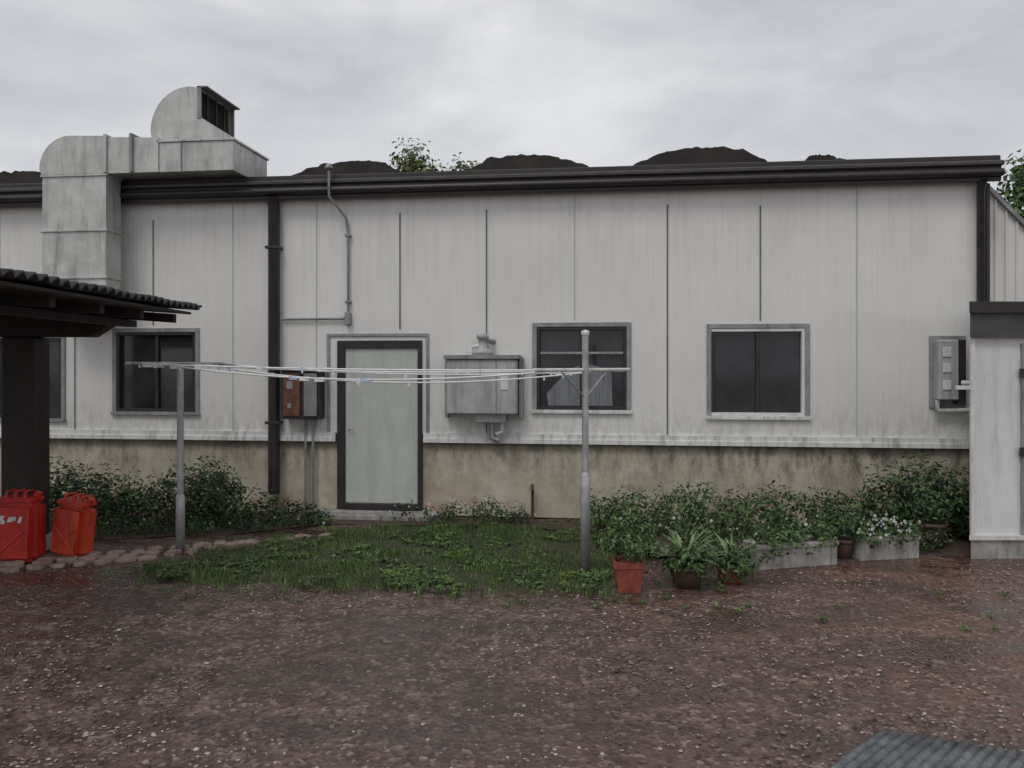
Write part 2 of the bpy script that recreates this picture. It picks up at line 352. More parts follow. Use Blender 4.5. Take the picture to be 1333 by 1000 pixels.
box('dark_side',4.02,4.12,-.14,-.03,1.45,2.2,MFRAME,K)
for z in (1.62,1.82,2.0): box('socket',3.84,3.93,-.215,-.2,z,z+.11,MWHITE,K)
tube('elbow_pipe',[(3.82,-.1,1.5),(3.82,-.1,1.38),(4.15,-.1,1.38),(4.22,-.1,1.42)],.03,MWHITE,K)
tube('gas_pipe',[(4.05,-.2,1.7),(4.2,-.35,1.7)],.03,MWHITE,K)
tube('garden_tap_pipe',[(-.93,-.05,.0),(-.93,-.05,.42),(-.93,-.14,.42),(-.93,-.15,.36)],.018,MRUST,B)

# ---------------------------------------------------------------- shed at the right
S=empty('utility_shed')
def poly_prism(name,pts,z0,z1,mat,parent):
    n=len(pts); v=[L(a,d,z0) for a,d in pts]+[L(a,d,z1) for a,d in pts]
    f=[tuple(range(n-1,-1,-1)),tuple(range(n,2*n))]+[(i,(i+1)%n,(i+1)%n+n,i+n) for i in range(n)]
    return pyd(name,v,f,mat,parent)
poly_prism('walls',[(4.555,8.),(7.2,8.),(7.2,9.15),(5.35,9.15)],.20,2.18,MSHED,S)
poly_prism('base',[(4.56,7.985),(7.2,7.985),(7.2,9.1),(5.3,9.1)],-.03,.17,MCONC,S)
poly_prism('skirting',[(4.53,7.96),(7.25,7.96),(7.25,9.2),(5.35,9.2)],.17,.215,MWHITE,S)
poly_prism('fascia',[(4.52,7.93),(7.3,7.93),(7.3,9.25),(5.40,9.25)],2.18,2.42,MSHEDF,S)
poly_prism('roof_edge',[(4.49,7.89),(7.35,7.89),(7.35,9.3),(5.42,9.3)],2.42,2.53,MFAS,S)
box('corner_post',4.556,4.60,7.975,8.0,.215,2.18,MWHITE,S,M)
box('door_frame',5.06,5.10,7.97,8.,.215,2.12,MCASE,S,M)
box('door_leaf',5.10,6.0,7.985,8.,.215,2.12,MSHED,S,M)
for z in (1.0,1.78): box('hinge',5.03,5.12,7.95,7.972,z,z+.09,MFRAME,S,M)
box('bracket',4.42,4.56,7.98,8.02,1.66,1.70,MWHITE,S,M)

# ---------------------------------------------------------------- pergola
P=empty('pergola')
v=[];f=[];nd=150;na=10
for j in range(nd+1):
    d=4.5+(8.5-4.5)*j/nd
    wv=.5+.5*math.cos(2*math.pi*d/.135)
    for i in range(na+1):
        a=-3.3-(3.9)*i/na + (0.02*wv+U(-.006,.006) if i==0 else 0)
        v.append(L(a,d,2.475+.05*wv+.07*(-3.3-a)+.006*math.sin(d*7)))
for j in range(nd):
    for i in range(na): n=j*(na+1)+i; f.append((n,n+1,n+na+2,n+na+1))
o=pyd('roof_sheet',v,f,MTILE,P,True); sm=o.modifiers.new('s','SOLIDIFY'); sm.thickness=.018
slope=.07
def rafter(name,a0,a1,d0,d1,zt,h,mat=MWOOD):
    vv=[]
    for d in (d0,d1):
        for a in (a0,a1):
            zt_=zt+slope*(-3.3-a)
            vv+= [L(a,d,zt_),L(a,d,zt_-h)]
    return pyd(name,vv,[(0,1,3,2),(4,6,7,5),(0,2,6,4),(1,5,7,3),(0,4,5,1),(2,3,7,6)],mat,P)
rafter('boarding',-7.1,-3.36,4.52,8.42,2.455,.025)
for i in range(6): rafter('rafter_%d'%i,-7.1,-3.5,4.6+i*.74,4.68+i*.74,2.42,.09)
box('purlin_outer',-4.02,-3.92,4.5,8.4,2.30,2.37,MWOOD,P,M)
prism('tie_beam_back',[(-7.,2.19),(-4.25,2.19),(-4.0,2.35),(-4.0,2.42),(-7.,2.55)],8.1,8.26,MWOOD,P,xf=M)
prism('tie_beam_mid',[(-7.,2.19),(-4.45,2.19),(-4.2,2.35),(-4.2,2.42),(-7.,2.55)],6.3,6.45,MWOOD,P,xf=M)
box('post',-5.13,-4.80,8.05,8.36,0,2.19,MWOOD,P,M,bev=.02)
box('post_b',-7.,-6.7,8.05,8.36,0,2.4,MWOOD,P,M,bev=.02)
box('post_foot',-5.18,-4.75,8.0,8.41,0,.16,MCONC,P,M,bev=.02)

# two red fuel canisters side by side
def canister(name,a,d,w,t,h,mat,tilt,yaw,letters):
    g=empty(name,L(a,d,0)); X=M@Matrix.Translation((a,d,abs(math.sin(tilt))*w/2))@Matrix.Rotation(yaw,4,'Z')@Matrix.Rotation(tilt,4,'Y')
    box('body',-w/2,w/2,-t/2,t/2,0.0,h*.86,mat,g,X,.055,4)
    box('shoulder',-w*.44,w*.44,-t*.42,t*.42,h*.84,h*.92,mat,g,X,.03,3)
    for da in (-.09,0,.09): tube('handle_bar',[X@Vector((da,-.06,h*.9)),X@Vector((da,-.05,h)),X@Vector((da,.07,h)),X@Vector((da,.08,h*.9))],.015,mat,g,2)
    tube('spout',[X@Vector((w*.36,.02,h*.9)),X@Vector((w*.42,.02,h*.98))],.035,mat,g,3)
    for s in (1,-1):   # pressed cross on the face
        tube('pressed_rib',[X@Vector((-s*w*.32,-t/2+.002,h*.12)),X@Vector((s*w*.32,-t/2+.002,h*.48))],.011,mat,g,2)
    tube('pressed_border',[X@Vector((sx*w*.37,-t/2+.002,h*z)) for sx,z in ((-1,.08),(1,.08),(1,.78),(-1,.78))],.010,mat,g,2,True)
    if letters:
        vv=[];ff=[]
        for (t0,t1,z0,z1,sk) in [(-.13,-.07,.42,.46,.02),(-.09,-.05,.38,.42,0),(-.03,.02,.40,.45,.02),(.03,.05,.41,.45,.01),(.07,.10,.39,.45,.02)]:
            n=len(vv)
            for t_,z in ((t0,z0),(t1,z0),(t1+sk,z1),(t0+sk,z1)): vv.append(X@Vector((t_-.01,-t/2-.003,z)))
            ff.append((n,n+1,n+2,n+3))
        pyd('worn_lettering',vv,ff,MWHITE,g)
canister('fuel_canister',-4.80,7.83,.43,.26,.68,MRED,0.,0.,True)
canister('fuel_canister.001',-4.37,7.97,.36,.25,.60,MRED2,math.radians(7),math.radians(-14),False)

# ---------------------------------------------------------------- ground
m,nt,b=newmat('gravel')
big=noise(nt,.55,3,.6); mid=noise(nt,6.,4,.75); fine=noise(nt,30.,3,.75)
c=ramp(nt,mid,[(.30,(.026,.016,.013)),(.46,(.08,.048,.039)),(.58,(.145,.094,.078)),(.74,(.27,.20,.175))]).outputs[0]
xs=nt.nodes.new('ShaderNodeNewGeometry'); sp=nt.nodes.new('ShaderNodeSeparateXYZ'); nt.links.new(xs.outputs['Position'],sp.inputs[0])
redf=mul(nt,maprange(nt,sp.outputs[0],-1.,3.,.15,.85),ramp(nt,big,[(.3,.35),(.65,1.)]).outputs[0])
c=mixc(nt,redf,c,mixc(nt,mid,(.085,.024,.014),(.26,.12,.09)))
vo=N(nt,'ShaderNodeTexVoronoi',Scale=36.); nt.links.new(pos(nt),vo.inputs['Vector'])
sv=nt.nodes.new('ShaderNodeSeparateColor'); nt.links.new(vo.outputs['Color'],sv.inputs[0])
c=mixc(nt,ramp(nt,sv.outputs[0],[(.80,0.),(.95,.6)]).outputs[0],c,(.33,.26,.23))
c=mixc(nt,ramp(nt,sv.outputs[1],[(.6,0.),(.9,.6)]).outputs[0],c,(.024,.015,.013))
wet=ramp(nt,noise(nt,.9,4,.65,(1,2.2,1)),[(.45,0.),(.58,1.)]).outputs[0]
c=mixc(nt,mul(nt,wet,.5),c,(.028,.019,.016))
nt.links.new(c,b.inputs['Base Color'])
nt.links.new(ramp(nt,wet,[(0.,.5),(1.,.14)]).outputs[0],b.inputs['Roughness'])
b.inputs['Specular IOR Level'].default_value=.65
ad=nt.nodes.new('ShaderNodeMath'); ad.operation='ADD'; nt.links.new(fine,ad.inputs[0]); nt.links.new(vo.outputs['Distance'],ad.inputs[1])
bump(nt,b,ad.outputs[0],maprange(nt,wet,0.,1.,.6,.28),.014)
MGRAV=m
v=[];f=[]
xs_=[-300,-120,-60,-30,-18]+[-14+.5*i for i in range(57)]+[18,30,60,120,300]
ys_=[-120,-60,-30,-18]+[-13+.4*i for i in range(41)]+[8,16,30,60,120,300,600]
for y in ys_:
    for x in xs_:
        z=(mnoise.noise(Vector((x*.4,y*.4,0)))*.014+mnoise.noise(Vector((x*1.3,y*1.3,3)))*.006-.012) if (abs(x)<14 and -13<y<3) else -.012
        v.append((x,y,z))
w_=len(xs_)
for j in range(len(ys_)-1):
    for i in range(w_-1): n=j*w_+i; f.append((n,n+1,n+w_+1,n+w_))
pyd('ground',v,f,MGRAV,None,True)
MST=leafmat('loose_stone',[(0.,(.04,.024,.02)),(.4,(.12,.07,.058)),(.75,(.25,.175,.15)),(1.,(.50,.43,.40))],.35,patch=0.)
v=[];f=[]
def stone(x,y,z,s):
    n=len(v); k=random.choice((4,5,6)); a0=U(0,6.28); h=s*U(.12,.4); el=U(.55,1.); ea=U(0,3.14)
    for ring,(rs,zz) in enumerate(((1.,0.),(.66,h))):
        for i in range(k):
            a=a0+6.283*i/k; r=s*rs*U(.75,1.15); px,py=r*math.cos(a),r*el*math.sin(a)
            v.append((x+px*math.cos(ea)-py*math.sin(ea),y+px*math.sin(ea)+py*math.cos(ea),z+zz*U(.8,1.1)-.001))
    f.append(tuple(n+k+i for i in range(k)))
    for i in range(k): f.append((n+i,n+(i+1)%k,n+k+(i+1)%k,n+k+i))
for _ in range(26000):
    d=3.2+5.6*R()**1.15; a=U(-.75,.75)*d
    p=L(a,d)
    if -3.9<p.x<-.1 and -2.9<p.y<-.8: continue
    if p.y>-1.6 : continue
    den=mnoise.noise(Vector((p.x*.9,p.y*1.3,5)))+.8*mnoise.noise(Vector((p.x*3,p.y*4,8)))
    if R()>.52+den*1.3: continue
    stone(p.x,p.y,-.007,U(.005,.014)*(1.6 if R()<.10 else 1))
pyd('gravel_stones',v,f,MST)

def sheet(name,pts,z,mat,jit=.06,step=.14,skirt=.09,smooth=False):
    out=[]
    for i in range(len(pts)):
        p=Vector((*pts[i],0)); q=Vector((*pts[(i+1)%len(pts)],0)); n=max(1,int((q-p).length/step))
        nx=Vector((-(q-p).y,(q-p).x,0)).normalized()
        for k in range(n):
            r=p.lerp(q,k/n)+nx*jit*1.6*mnoise.noise(Vector((p.x+k*.35,p.y,4))); out.append(Vector((r.x,r.y,z)))
    cx=sum(p.x for p in out)/len(out); cy=sum(p.y for p in out)/len(out)
    me=bpy.data.meshes.new(name); bm=bmesh.new(); vs=[bm.verts.new(p) for p in out]
    ring=[]
    for p in out:
        d=Vector((p.x-cx,p.y-cy,0)).normalized()*skirt; ring.append(bm.verts.new((p.x+d.x,p.y+d.y,-.030)))
    fc=bm.faces.new(vs); n=len(vs)
    for i in range(n): bm.faces.new((vs[i],vs[(i+1)%n],ring[(i+1)%n],ring[i]))
    bmesh.ops.triangulate(bm,faces=[fc]); bmesh.ops.recalc_face_normals(bm,faces=bm.faces); bm.to_mesh(me); bm.free(); return link(name,me,mat,None,smooth)
sheet('flower_bed_soil',[(-7.5,-.1),(-7.5,-1.7),(-5.5,-1.75),(-4.2,-1.35),(-3.4,-.75),(-1,-.55),(.1,-1.0),(.6,-2.0),(2.1,-1.9),(3.2,-1.45),(4.,-1.2),(4.3,-.1)],.001,MSOIL,skirt=.12)
MLAWN=simple('lawn_soil',(.022,.032,.012),(.075,.062,.035),7,.9,bs=.6)
lawn=[(-4.25,-3.12),(-3.95,-1.95),(-3.05,-1.28),(-2.4,-.62),(-.8,-.6),(.05,-.9),(.12,-3.1),(-.7,-3.28),(-1.9,-3.32),(-3.2,-3.34)]
lcx,lcy=-1.9,-2.0
sheet('lawn_ground',[(lcx+(x-lcx)*.90,lcy+(y-lcy)*.86) for x,y in lawn],.007,MLAWN,skirt=.2)
def inside(x,y,poly):
    r=False;j=len(poly)-1
    for i in range(len(poly)):
        xi,yi=poly[i];xj,yj=poly[j]
        if (yi>y)!=(yj>y) and x<(xj-xi)*(y-yi)/(yj-yi)+xi: r=not r
        j=i
    return r
v=[];f=[]
def blade(x,y,z,h,w,lean=.5):
    a=U(0,6.283); dx,dy=math.cos(a)*w,math.sin(a)*w; b_=U(0,6.283); lx,ly=math.cos(b_)*h*lean*R(),math.sin(b_)*h*lean*R(); n=len(v)
    v.extend([(x-dx,y-dy,z),(x+dx,y+dy,z),(x+dx*.6+lx*.4,y+dy*.6+ly*.4,z+h*.6),(x-dx*.6+lx*.4,y-dy*.6+ly*.4,z+h*.6),(x+lx,y+ly,z+h)])
    f.append((n,n+1,n+2,n+3)); f.append((n+3,n+2,n+4))
def weed(x,y,z,s,n_=5):
    a0=U(0,6.28)
    for k in range(n_):
        a=a0+6.283*k/n_; dx,dy=math.cos(a),math.sin(a); l=s*U(.7,1.2); w=l*.3; n=len(v); h=U(.3,.9)*s
        v.extend([(x,y,z+.005),(x+dx*l*.55-dy*w,y+dy*l*.55+dx*w,z+h),(x+dx*l,y+dy*l,z+h*.8),(x+dx*l*.55+dy*w,y+dy*l*.55-dx*w,z+h)]); f.append((n,n+1,n+2,n+3))
def lawnpt():
    while True:
        x,y=U(-4.6,.4),U(-3.7,-.5)
        jx=x+.34*mnoise.noise(Vector((x*2.2,y*2.2,1)))+random.gauss(0,.06); jy=y+.26*mnoise.noise(Vector((x*2.5,y*2.5,9)))+random.gauss(0,.07)
        if inside(jx,jy,lawn): return x,y
for _ in range(42000):
    x,y=lawnpt()
    den=.50+.95*mnoise.noise(Vector((x*1.3,y*1.3,2)))+.6*mnoise.noise(Vector((x*4.5,y*4.5,2)))
    if R()>den+.12: continue
    blade(x,y,-.004,U(.025,.075)*(1.+.9*mnoise.noise(Vector((x*2,y*2,7)))),U(.002,.005),.9)
for _ in range(420):   # clover and broad-leaved weeds in loose clumps
    x,y=lawnpt()
    if mnoise.noise(Vector((x*1.6,y*1.6,12)))<-.05: continue
    for _ in range(7): weed(x+random.gauss(0,.05),y+random.gauss(0,.05),U(.0,.02),U(.025,.05))
for _ in range(150):
    i=random.randrange(len(lawn)); p,q=lawn[i],lawn[(i+1)%len(lawn)]; t=R(); cx,cy=p[0]+(q[0]-p[0])*t+random.gauss(0,.18),p[1]+(q[1]-p[1])*t+random.gauss(0,.18)
    for _ in range(22): blade(cx+random.gauss(0,.04),cy+random.gauss(0,.04),-.008,U(.02,.08),.003,.9)
for _ in range(60):    # weeds against the plinth and in the gravel
    x,y=random.choice(((U(-3.4,4.),U(-.25,-.05)),(U(-4.5,4),U(-3.9,-2.8))))
    for _ in range(10): blade(x+random.gauss(0,.03),y+random.gauss(0,.03),-.008,U(.02,.07),.003,.9)
    weed(x,y,-.005,.04)
pyd('grass',v,f,MGRASS)

# ---------------------------------------------------------------- foliage
def leaves(name,blobs,dens,size,mat,parent=None,shell=.55,asp=.5,flat=.6):
    v=[];f=[]
    for (cx,cy,cz,rx,ry,rz) in blobs:
        n=int(dens*(rx*ry+ry*rz+rx*rz)*4)
        for _ in range(n):
            d=Vector((random.gauss(0,1),random.gauss(0,1),random.gauss(0,1))).normalized()
            nz=mnoise.noise(d*2.3+Vector((cx,cy,cz)))
            rr=(shell+(1-shell)*R())*(1+.45*nz)
            if R()<.35: rr*=R()**.4
            p=Vector((cx+d.x*rx*rr,cy+d.y*ry*rr,cz+d.z*rz*rr))
            if p.z<.01: continue
            if mnoise.noise(p*4.5)<-.26: continue
            up=(d*.8+Vector((U(-1,1),U(-1,1),U(-.3,1.2)))*flat).normalized()
            t=up.cross(Vector((U(-1,1),U(-1,1),U(-1,1)))).normalized(); s_=up.cross(t)
            l=size*U(.55,1.45); w=l*asp; n0=len(v)
            v.extend([p-t*l*.5,p+s_*w*.5+up*w*.12,p+t*l*.5-up*l*.15,p-s_*w*.5+up*w*.12]); f.append((n0,n0+1,n0+2,n0+3))
    return pyd(name,v,f,mat,parent)
def bush(name,blobs,dens,size,mat,flowers=0,extra=None,stems=6):
    c0=blobs[0]; g=empty(name,(c0[0],c0[1],0))
    leaves('foliage',blobs,dens,size,mat,g)
    if extra: leaves('young_leaves',[(b_[0],b_[1]-.02,b_[2]+.03,b_[3]*.98,b_[4],b_[5]) for b_ in blobs],dens*.3,size*.9,extra,g,.9)
    segs=[]
    for i,b_ in enumerate(blobs):
        for k in range(stems):
            a=U(0,6.28); segs.append([(b_[0]+U(-.05,.05),b_[1]+U(-.05,.05),0),(b_[0]+b_[3]*.4*math.cos(a),b_[1]+b_[4]*.4*math.sin(a),b_[2]),(b_[0]+b_[3]*.9*math.cos(a),b_[1]+b_[4]*.9*math.sin(a),b_[2]+b_[5]*U(.6,1.05))])
    stems_mesh('stems',segs,.008,MBARK,g)
    if flowers: flowerheads(blobs,flowers,g)
    return g
def flowerheads(blobs,k_,g):
    v=[];f=[]
    for _ in range(k_):
        b_=random.choice(blobs); d=Vector((U(-1,1),U(-1,.2),U(0,1))).normalized(); p=Vector((b_[0]+d.x*b_[3],b_[1]+d.y*b_[4],b_[2]+d.z*b_[5])); s=U(.008,.018); n=len(v)
        for k in range(5):
            a=6.283*k/5+U(-.2,.2); v.append(p+Vector((s*math.cos(a),-.3*s,s*math.sin(a))))
        f.append((n,n+1,n+2,n+3,n+4))
    pyd('flowers',v,f,MFLOW,g)
bush('shrub',[(-5.05,-.85,.30,.48,.42,.40),(-4.75,-.8,.38,.35,.35,.37),(-4.5,-.85,.24,.38,.35,.30)],600,.060,MLEAFD,extra=MLEAFM)
bush('shrub.001',[(-6.1,-1.0,.30,.5,.42,.38),(-5.65,-1.0,.24,.4,.38,.32),(-6.6,-1.0,.36,.45,.4,.40)],540,.060,MLEAFD,extra=MLEAFM)
bush('shrub.002',[(-4.1,-.75,.15,.38,.3,.22),(-3.75,-.7,.12,.30,.25,.17),(-3.45,-.72,.08,.22,.18,.11)],650,.05,MLEAFD)
bush('ground_cover',[(-5.4,-1.5,.10,.6,.3,.16),(-4.7,-1.4,.10,.5,.28,.15),(-6.2,-1.65,.1,.5,.3,.16),(-4.1,-1.15,.07,.38,.22,.12),(-3.6,-.98,.06,.35,.16,.10)],620,.04,MLEAFD,flowers=14,stems=2)
bush('flowering_plant',[(-2.35,-.45,.10,.30,.2,.17),(-1.9,-.42,.10,.30,.2,.16),(-1.45,-.4,.13,.30,.2,.20),(-1.1,-.4,.09,.24,.2,.15)],700,.042,MLEAFD,flowers=44,stems=3)
bush('shrub.003',[(-.1,-.75,.18,.26,.25,.24),(.25,-.75,.22,.35,.3,.27),(.75,-.8,.26,.38,.3,.30),(1.05,-.7,.28,.3,.3,.29)],620,.055,MLEAFM,extra=MLEAFL)
bush('shrub.004',[(1.45,-.85,.24,.36,.3,.27),(1.85,-.8,.26,.38,.3,.30),(2.3,-.85,.24,.35,.3,.28),(2.6,-.8,.24,.3,.3,.26)],620,.055,MLEAFM,extra=MLEAFM)
bush('shrub.005',[(3.05,-.75,.36,.36,.34,.42),(3.4,-.7,.44,.36,.34,.44),(3.75,-.7,.40,.34,.34,.40),(4.0,-.6,.28,.3,.3,.38)],620,.065,MLEAFD,extra=MLEAFM)
bush('flowering_plant.001',[(.35,-1.75,.16,.36,.34,.24),(.9,-1.85,.18,.42,.36,.24),(1.5,-1.75,.16,.42,.34,.22),(2.05,-1.6,.15,.36,.3,.22)],560,.045,MLEAFM,flowers=26,extra=MLEAFL,stems=4)
bush('trailing_plant',[(2.6,-1.55,.14,.4,.2,.18),(3.2,-1.35,.14,.3,.2,.18)],560,.045,MLEAFD,stems=3)
def rosette(name,p,n,l,w,mat,parent=None):
    v=[];f=[]
    for i in range(n):
        a=6.283*i/n*2.4+U(-.2,.2); el=U(.45,1.35); dx,dy=math.cos(a),math.sin(a); b0=len(v); ll=l*U(.7,1.1)
        for k in range(5):
            t=k/4; r=ll*t*math.cos(el)+ll*.18*t*t; z=ll*t*math.sin(el)-ll*.35*t*t; ww=w*(1-t)**.6*(.6+.8*t if t<.5 else 1.)
            v.append((p[0]+dx*r-dy*ww,p[1]+dy*r+dx*ww,p[2]+z+ww*.3)); v.append((p[0]+dx*r,p[1]+dy*r,p[2]+z)); v.append((p[0]+dx*r+dy*ww,p[1]+dy*r-dx*ww,p[2]+z+ww*.3))
        for k in range(4):
            n0=b0+3*k; f.append((n0,n0+1,n0+4,n0+3)); f.append((n0+1,n0+2,n0+5,n0+4))
    return pyd(name,v,f,mat,parent)
def pot(name,a,d,r,h,mat,plant,square=False):
    p=L(a,d,-.01); g=empty(name,p)
    lathe('pot_body',[(0,.0),(r*.70,.0),(r*.93,h*.80),(r*.93,h*.82),(r*1.02,h*.82),(r*1.04,h),(r*.9,h),(r*.88,h*.88),(0,h*.88)],p,mat,g,4 if square else 22,Matrix.Rotation(TH+math.pi/4,4,'Z') if square else None,smooth=not square)
    if plant=='leafy': leaves('plant',[(p.x,p.y,h+.13,.27,.22,.23)],800,.055,MLEAFM,g); leaves('plant_light',[(p.x-.03,p.y-.03,h+.18,.2,.16,.2)],320,.05,MLEAFL,g)
    if plant=='strap': rosette('strap_leaves',(p.x,p.y,h*.9),34,.42,.022,MLEAFL,g); leaves('plant',[(p.x,p.y-.04,h+.03,.26,.22,.17)],800,.055,MLEAFM,g)
    if plant=='dark': leaves('plant',[(p.x,p.y,h+.14,.24,.2,.2)],900,.05,MLEAFD,g)
    return g
pot('flower_pot',.985,6.83,.18,.26,MPOTR,'leafy',True)
pot('flower_pot.001',1.52,6.99,.16,.18,MPOTB,'strap')
pot('flower_pot.002',1.945,7.14,.165,.13,MPOTR,'strap',True)
pot('flower_pot.003',3.27,7.95,.11,.20,MPOTB,'dark')
pot('flower_pot.004',4.40,8.42,.15,.27,MPOTB,'dark')
def planter(name,a0,d0,a1,d1,w,h,plant,fl):
    p,q=Vector((a0,d0,0)),Vector((a1,d1,0)); u=(q-p).normalized(); n=Vector((-u.y,u.x,0)); ln=(q-p).length
    mx=M@Matrix.Translation(p)@Matrix(((u.x,n.x,0,0),(u.y,n.y,0,0),(0,0,1,0),(0,0,0,1)))
    c_=L((a0+a1)/2,(d0+d1)/2+w/2); g=empty(name,(c_.x,c_.y,0)); t=.035
    box('front',0,ln,0,t,-.02,h,MCONC,g,mx,.010,2); box('back',0,ln,w-t,w,-.02,h,MCONC,g,mx,.008); box('end_a',0,t,t,w-t,-.02,h,MCONC,g,mx,.006); box('end_b',ln-t,ln,t,w-t,-.02,h,MCONC,g,mx,.006)
    box('rim',-.012,ln+.012,-.012,.02,h-.05,h-.003,MCONC,g,mx,.010,2); box('soil',t,ln-t,t,w-t,.02,h-.03,MSOIL,g,mx,0)
    bl=[]; k=5
    for i in range(k):
        pp=mx@Vector((ln*(i+.5)/k,w/2-.06,h+.03+U(-.03,.03))); bl.append((pp.x,pp.y,pp.z,ln/k*.85,.22,.13+.08*R()))
    leaves('plants',bl,620,.048,plant,g)
    if fl: flowerheads(bl,fl,g)
planter('stone_planter',2.30,7.50,3.13,7.72,.28,.22,MLEAFM,5)
planter('stone_planter.001',3.39,7.85,4.05,7.98,.28,.22,MLEAFM,60)
p=L(1.6,7.35); rosette('agave_plant',(p.x,p.y,.1),30,.5,.025,MLEAFL)

# stone edging
v=[];f=[]
path=[(-6.6,-3.35),(-5.66,-3.0),(-4.8,-2.56),(-4.3,-2.2),(-3.72,-1.80),(-3.08,-1.26)]
def slab(cx,cy,rx,ry,h,ang):
    n=len(v); k=9; ph=U(0,6)
    for z,s in ((-.02,1.),(h*.7,1.),(h,.84)):
        for i in range(k):
            a=6.283*i/k; r=1+.16*math.sin(i*2.3+ph); x=rx*s*r*math.cos(a); y=ry*s*r*math.sin(a)
            v.append((cx+x*math.cos(ang)-y*math.sin(ang),cy+x*math.sin(ang)+y*math.cos(ang),z+U(-.004,.004)))
    for j in (0,1):
        for i in range(k): f.append((n+j*k+i,n+j*k+(i+1)%k,n+(j+1)*k+(i+1)%k,n+(j+1)*k+i))
    f.append(tuple(n+2*k+i for i in range(k)))
for i in range(len(path)-1):
    p,q=Vector(path[i]),Vector(path[i+1]); ln=(q-p).length; n=int(ln/.17); an=math.atan2(q.y-p.y,q.x-p.x)
    for k in range(n):
        c_=p.lerp(q,(k+.5)/n)
        slab(c_.x+U(-.03,.03),c_.y+U(-.04,.04),.10*U(.6,1.1),.075*U(.7,1.2),U(.015,.04),an+U(-.3,.3))
        if c_.x<-3.8: slab(c_.x-.05+U(-.04,.04),c_.y+.17,.10*U(.7,1.15),.08*U(.8,1.2),U(.012,.03),an+U(-.5,.5))
        if c_.x<-4.1: slab(c_.x+.03,c_.y-.14+U(-.04,.04),.09*U(.5,1.1),.07*U(.8,1.2),U(.008,.02),an+U(-.6,.6))
pyd('stone_edging',v,f,MSTONE)

v=[];f=[];c0=Vector((1.918,4.15)); e1=Vector((-.73,-.68)); e2=Vector((.915,-.403)); nu,nv=140,8
for i in range(nu+1):
    for j in range(nv+1):
        s=1.5*i/nu; t=1.3*j/nv; p=c0+e2*s+e1*t; v.append(L(p.x,p.y,.02+.007*math.cos(2*math.pi*s/.052)+.006*math.sin(t*5+s*3)))
for i in range(nu):
    for j in range(nv): n=i*(nv+1)+j; f.append((n,n+1,n+nv+2,n+nv+1))
o=pyd('corrugated_metal_sheet',v,f,MMETALS,None,True); sm=o.modifiers.new('s','SOLIDIFY'); sm.thickness=.004

# ---------------------------------------------------------------- clothesline
C=empty('clothesline',L(-1.4,7.9))
pl=(-3.43,8.31); prr=(.674,7.39)
tube('post_left',[L(*pl,-.05),L(*pl,1.93)],.033,MPOLE,C,4); tube('post_right',[L(*prr,-.05),L(*prr,2.2)],.030,MPOLE,C,4)
lathe('post_sleeve',[(.034,0),(.045,0),(.045,.9),(.034,.92)],L(*prr,0),MPOLE,C,16); lathe('post_sleeve_b',[(.034,0),(.045,0),(.045,.55),(.034,.57)],L(*pl,0),MPOLE,C,16)
lathe('post_cap',[(0,.03),(.035,.02),(.04,0),(.035,-.02)],L(*prr,2.2),MWHITE,C,12)
la,lb=Vector((-3.70,7.70)),Vector((-3.18,8.9)); ra,rb=Vector((.18,6.82)),Vector((1.16,7.98))
zl=1.92;zr=1.86
tube('arm_left',[L(*la,zl),L(*lb,zl)],.018,MPOLE,C); tube('arm_right',[L(*ra,zr),L(*rb,zr)],.018,MWHITE,C)
tube('brace_right',[L(*ra.lerp(rb,.25),zr),L(*prr,1.6)],.008,MPOLE,C); tube('brace_right_b',[L(*ra.lerp(rb,.75),zr),L(*prr,1.6)],.008,MPOLE,C)
pv=[];pf=[];pi=[]
sags=[.02,.12,.05,.16,.08]
for i in range(5):
    t=.04+.92*i/4; p,q=la.lerp(lb,t),ra.lerp(rb,t); sag=sags[i]; pts=[]
    for k in range(25):
        s=k/24; w_=p.lerp(q,s); pts.append(L(w_.x,w_.y,zl+(zr-zl)*s-4*sag*s*(1-s)))
    tube('line_%d'%i,pts,.009,MLINE,C,1)
    tube('turnbuckle_%d'%i,[pts[0],pts[1]],.012,MPOLE,C,1)
    for _ in range(13):
        s=random.choice((U(.0,.22),U(.35,.55),U(.8,.99))); w_=p.lerp(q,s); pp=L(w_.x,w_.y,zl+(zr-zl)*s-4*sag*s*(1-s))
        if R()<.4: hh=U(.015,.03); ww=U(.02,.06)
        else: hh=.035; ww=.008
        n=len(pv)
        for dx in (-ww,ww):
            for dy in (-.006,.006):
                for dz in (-hh,.012): pv.append(pp+Vector((dx,dy,dz)))
        for q4 in ((0,1,3,2),(4,6,7,5),(0,4,5,1),(2,3,7,6),(0,2,6,4),(1,5,7,3)): pf.append(tuple(n+x for x in q4)); pi.append(0 if (n//8)%5 else 1)
pyd('clothes_pegs',pv,pf,[MLINE,MPEGB],C,idx=pi)

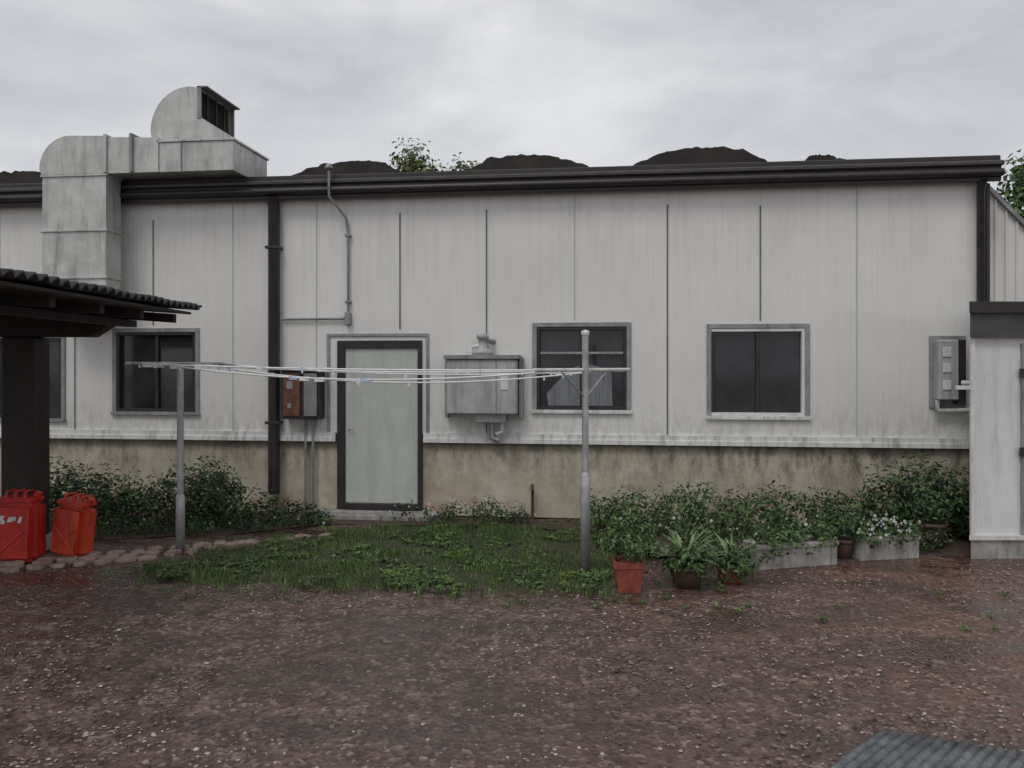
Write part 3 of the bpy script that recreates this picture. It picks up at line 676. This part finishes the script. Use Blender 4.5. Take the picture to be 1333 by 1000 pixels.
# ---------------------------------------------------------------- trees
def tree(name,x,y,h,blobs,mat,dens,size,tr=.16):
    g=empty(name,(x,y,0))
    prof=[(tr*1.4,-.05),(tr,.4),(tr*.85,h*.3),(tr*.6,h*.55),(tr*.3,h*.8),(.02,h*.93)]
    lathe('trunk',prof,Vector((x,y,0)),MBARK,g,10); limbs=[];tw=[]
    for i,b_ in enumerate(blobs):
        z0=h*U(.35,.6); limbs.append([(x,y,z0),((x+b_[0])/2,(y+b_[1])/2,(z0+b_[2])/2+.2),(b_[0],b_[1],b_[2])])
        for k in range(7):
            d=Vector((U(-1,1),U(-1,1),U(-.2,1))).normalized(); tw.append([(b_[0],b_[1],b_[2]),(b_[0]+d.x*b_[3]*.95,b_[1]+d.y*b_[4]*.95,b_[2]+d.z*b_[5]*.95)])
    stems_mesh('limbs',limbs,.06,MBARK,g); stems_mesh('twigs',tw,.02,MBARK,g)
    leaves('crown',blobs,dens,size,mat,g,.35,.6); return g
tree('tree',-6.1,15.4,9.1,[(-6.3,15.4,8.3,.8,.8,.85),(-5.7,15.3,7.8,.9,.8,.7),(-4.6,15.5,7.9,.75,.7,.75),(-5.2,15.2,7.3,1.,.9,.7),(-7.3,15.5,7.7,.7,.7,.5),(-3.9,15.6,7.6,.6,.6,.55),(-6.8,15.4,7.6,.7,.7,.7)],MTREE,130,.15)
tree('tree.001',9.9,9.4,7.3,[(9.6,9.4,6.1,.9,.9,.8),(10.5,9.4,6.2,1.,1.,.9),(9.2,9.3,5.3,.8,.8,.8),(10.0,9.2,4.9,1.1,1,.9),(11.0,9.4,6.4,.9,.9,.8),(9.3,9.2,4.4,.9,.9,.8)],MLEAFM,110,.15)

# ---------------------------------------------------------------- sky & sun
w=bpy.data.worlds.new('World'); scene.world=w; w.use_nodes=True; nt=w.node_tree; bg=nt.nodes['Background']
EL,AZ=math.radians(55),math.radians(200)
sk=nt.nodes.new('ShaderNodeTexSky'); sk.sky_type='NISHITA'; sk.sun_disc=False; sk.sun_elevation=EL; sk.sun_rotation=AZ
tc=nt.nodes.new('ShaderNodeTexCoord')
def cn(scale,sc,loc,detail=6,rough=.55,dist=.4,rot=(0.12,.16,0)):
    mp=nt.nodes.new('ShaderNodeMapping'); mp.inputs['Scale'].default_value=sc; mp.inputs['Location'].default_value=loc; mp.inputs['Rotation'].default_value=rot
    nt.links.new(tc.outputs['Generated'],mp.inputs[0]); n=N(nt,'ShaderNodeTexNoise',Scale=scale,Detail=detail,Roughness=rough,Distortion=dist); nt.links.new(mp.outputs[0],n.inputs['Vector']); return n.outputs['Fac']
c1=cn(1.9,(1,1,3.),(.3,.2,.1),5,.5); c2=cn(4.6,(1,1,2.4),(2.,1.,.4),5,.55)
cl=ramp(nt,c1,[(.36,(.46,.475,.515)),(.48,(.60,.615,.65)),(.60,(.80,.80,.82))]).outputs[0]
cl=mixc(nt,.36,cl,ramp(nt,c2,[(.34,(.48,.49,.53)),(.64,(.84,.84,.85))]).outputs[0])
sp=nt.nodes.new('ShaderNodeSeparateXYZ'); nt.links.new(tc.outputs['Generated'],sp.inputs[0])
cl=mixc(nt,maprange(nt,sp.outputs[2],.34,.12,0.,.45),cl,(.73,.735,.75))
sc=nt.nodes.new('ShaderNodeVectorMath'); sc.operation='SCALE'; nt.links.new(cl,sc.inputs[0]); sc.inputs['Scale'].default_value=10.
fin=mixc(nt,.06,sc.outputs[0],sk.outputs[0]); nt.links.new(fin,bg.inputs[0]); bg.inputs[1].default_value=.1
sl=bpy.data.lights.new('sun','SUN'); sl.energy=.9; sl.angle=math.radians(20); sl.color=(1.,.97,.93)
so=bpy.data.objects.new('sun',sl); col.objects.link(so)
dirv=Vector((math.sin(AZ)*math.cos(EL),math.cos(AZ)*math.cos(EL),math.sin(EL)))
so.rotation_euler=dirv.to_track_quat('Z','Y').to_euler(); so.location=dirv*30

# ---------------------------------------------------------------- camera
cam=bpy.data.cameras.new('camera'); cam.lens=28.25; cam.sensor_width=36; cam.shift_y=-.018; cam.clip_end=2000; cam.clip_start=.05
co=bpy.data.objects.new('camera',cam); col.objects.link(co); co.location=(0,-10,1.9); co.rotation_euler=(math.radians(90),0,TH); scene.camera=co
scene.view_settings.view_transform='Standard'; scene.view_settings.look='None'; scene.view_settings.exposure=0
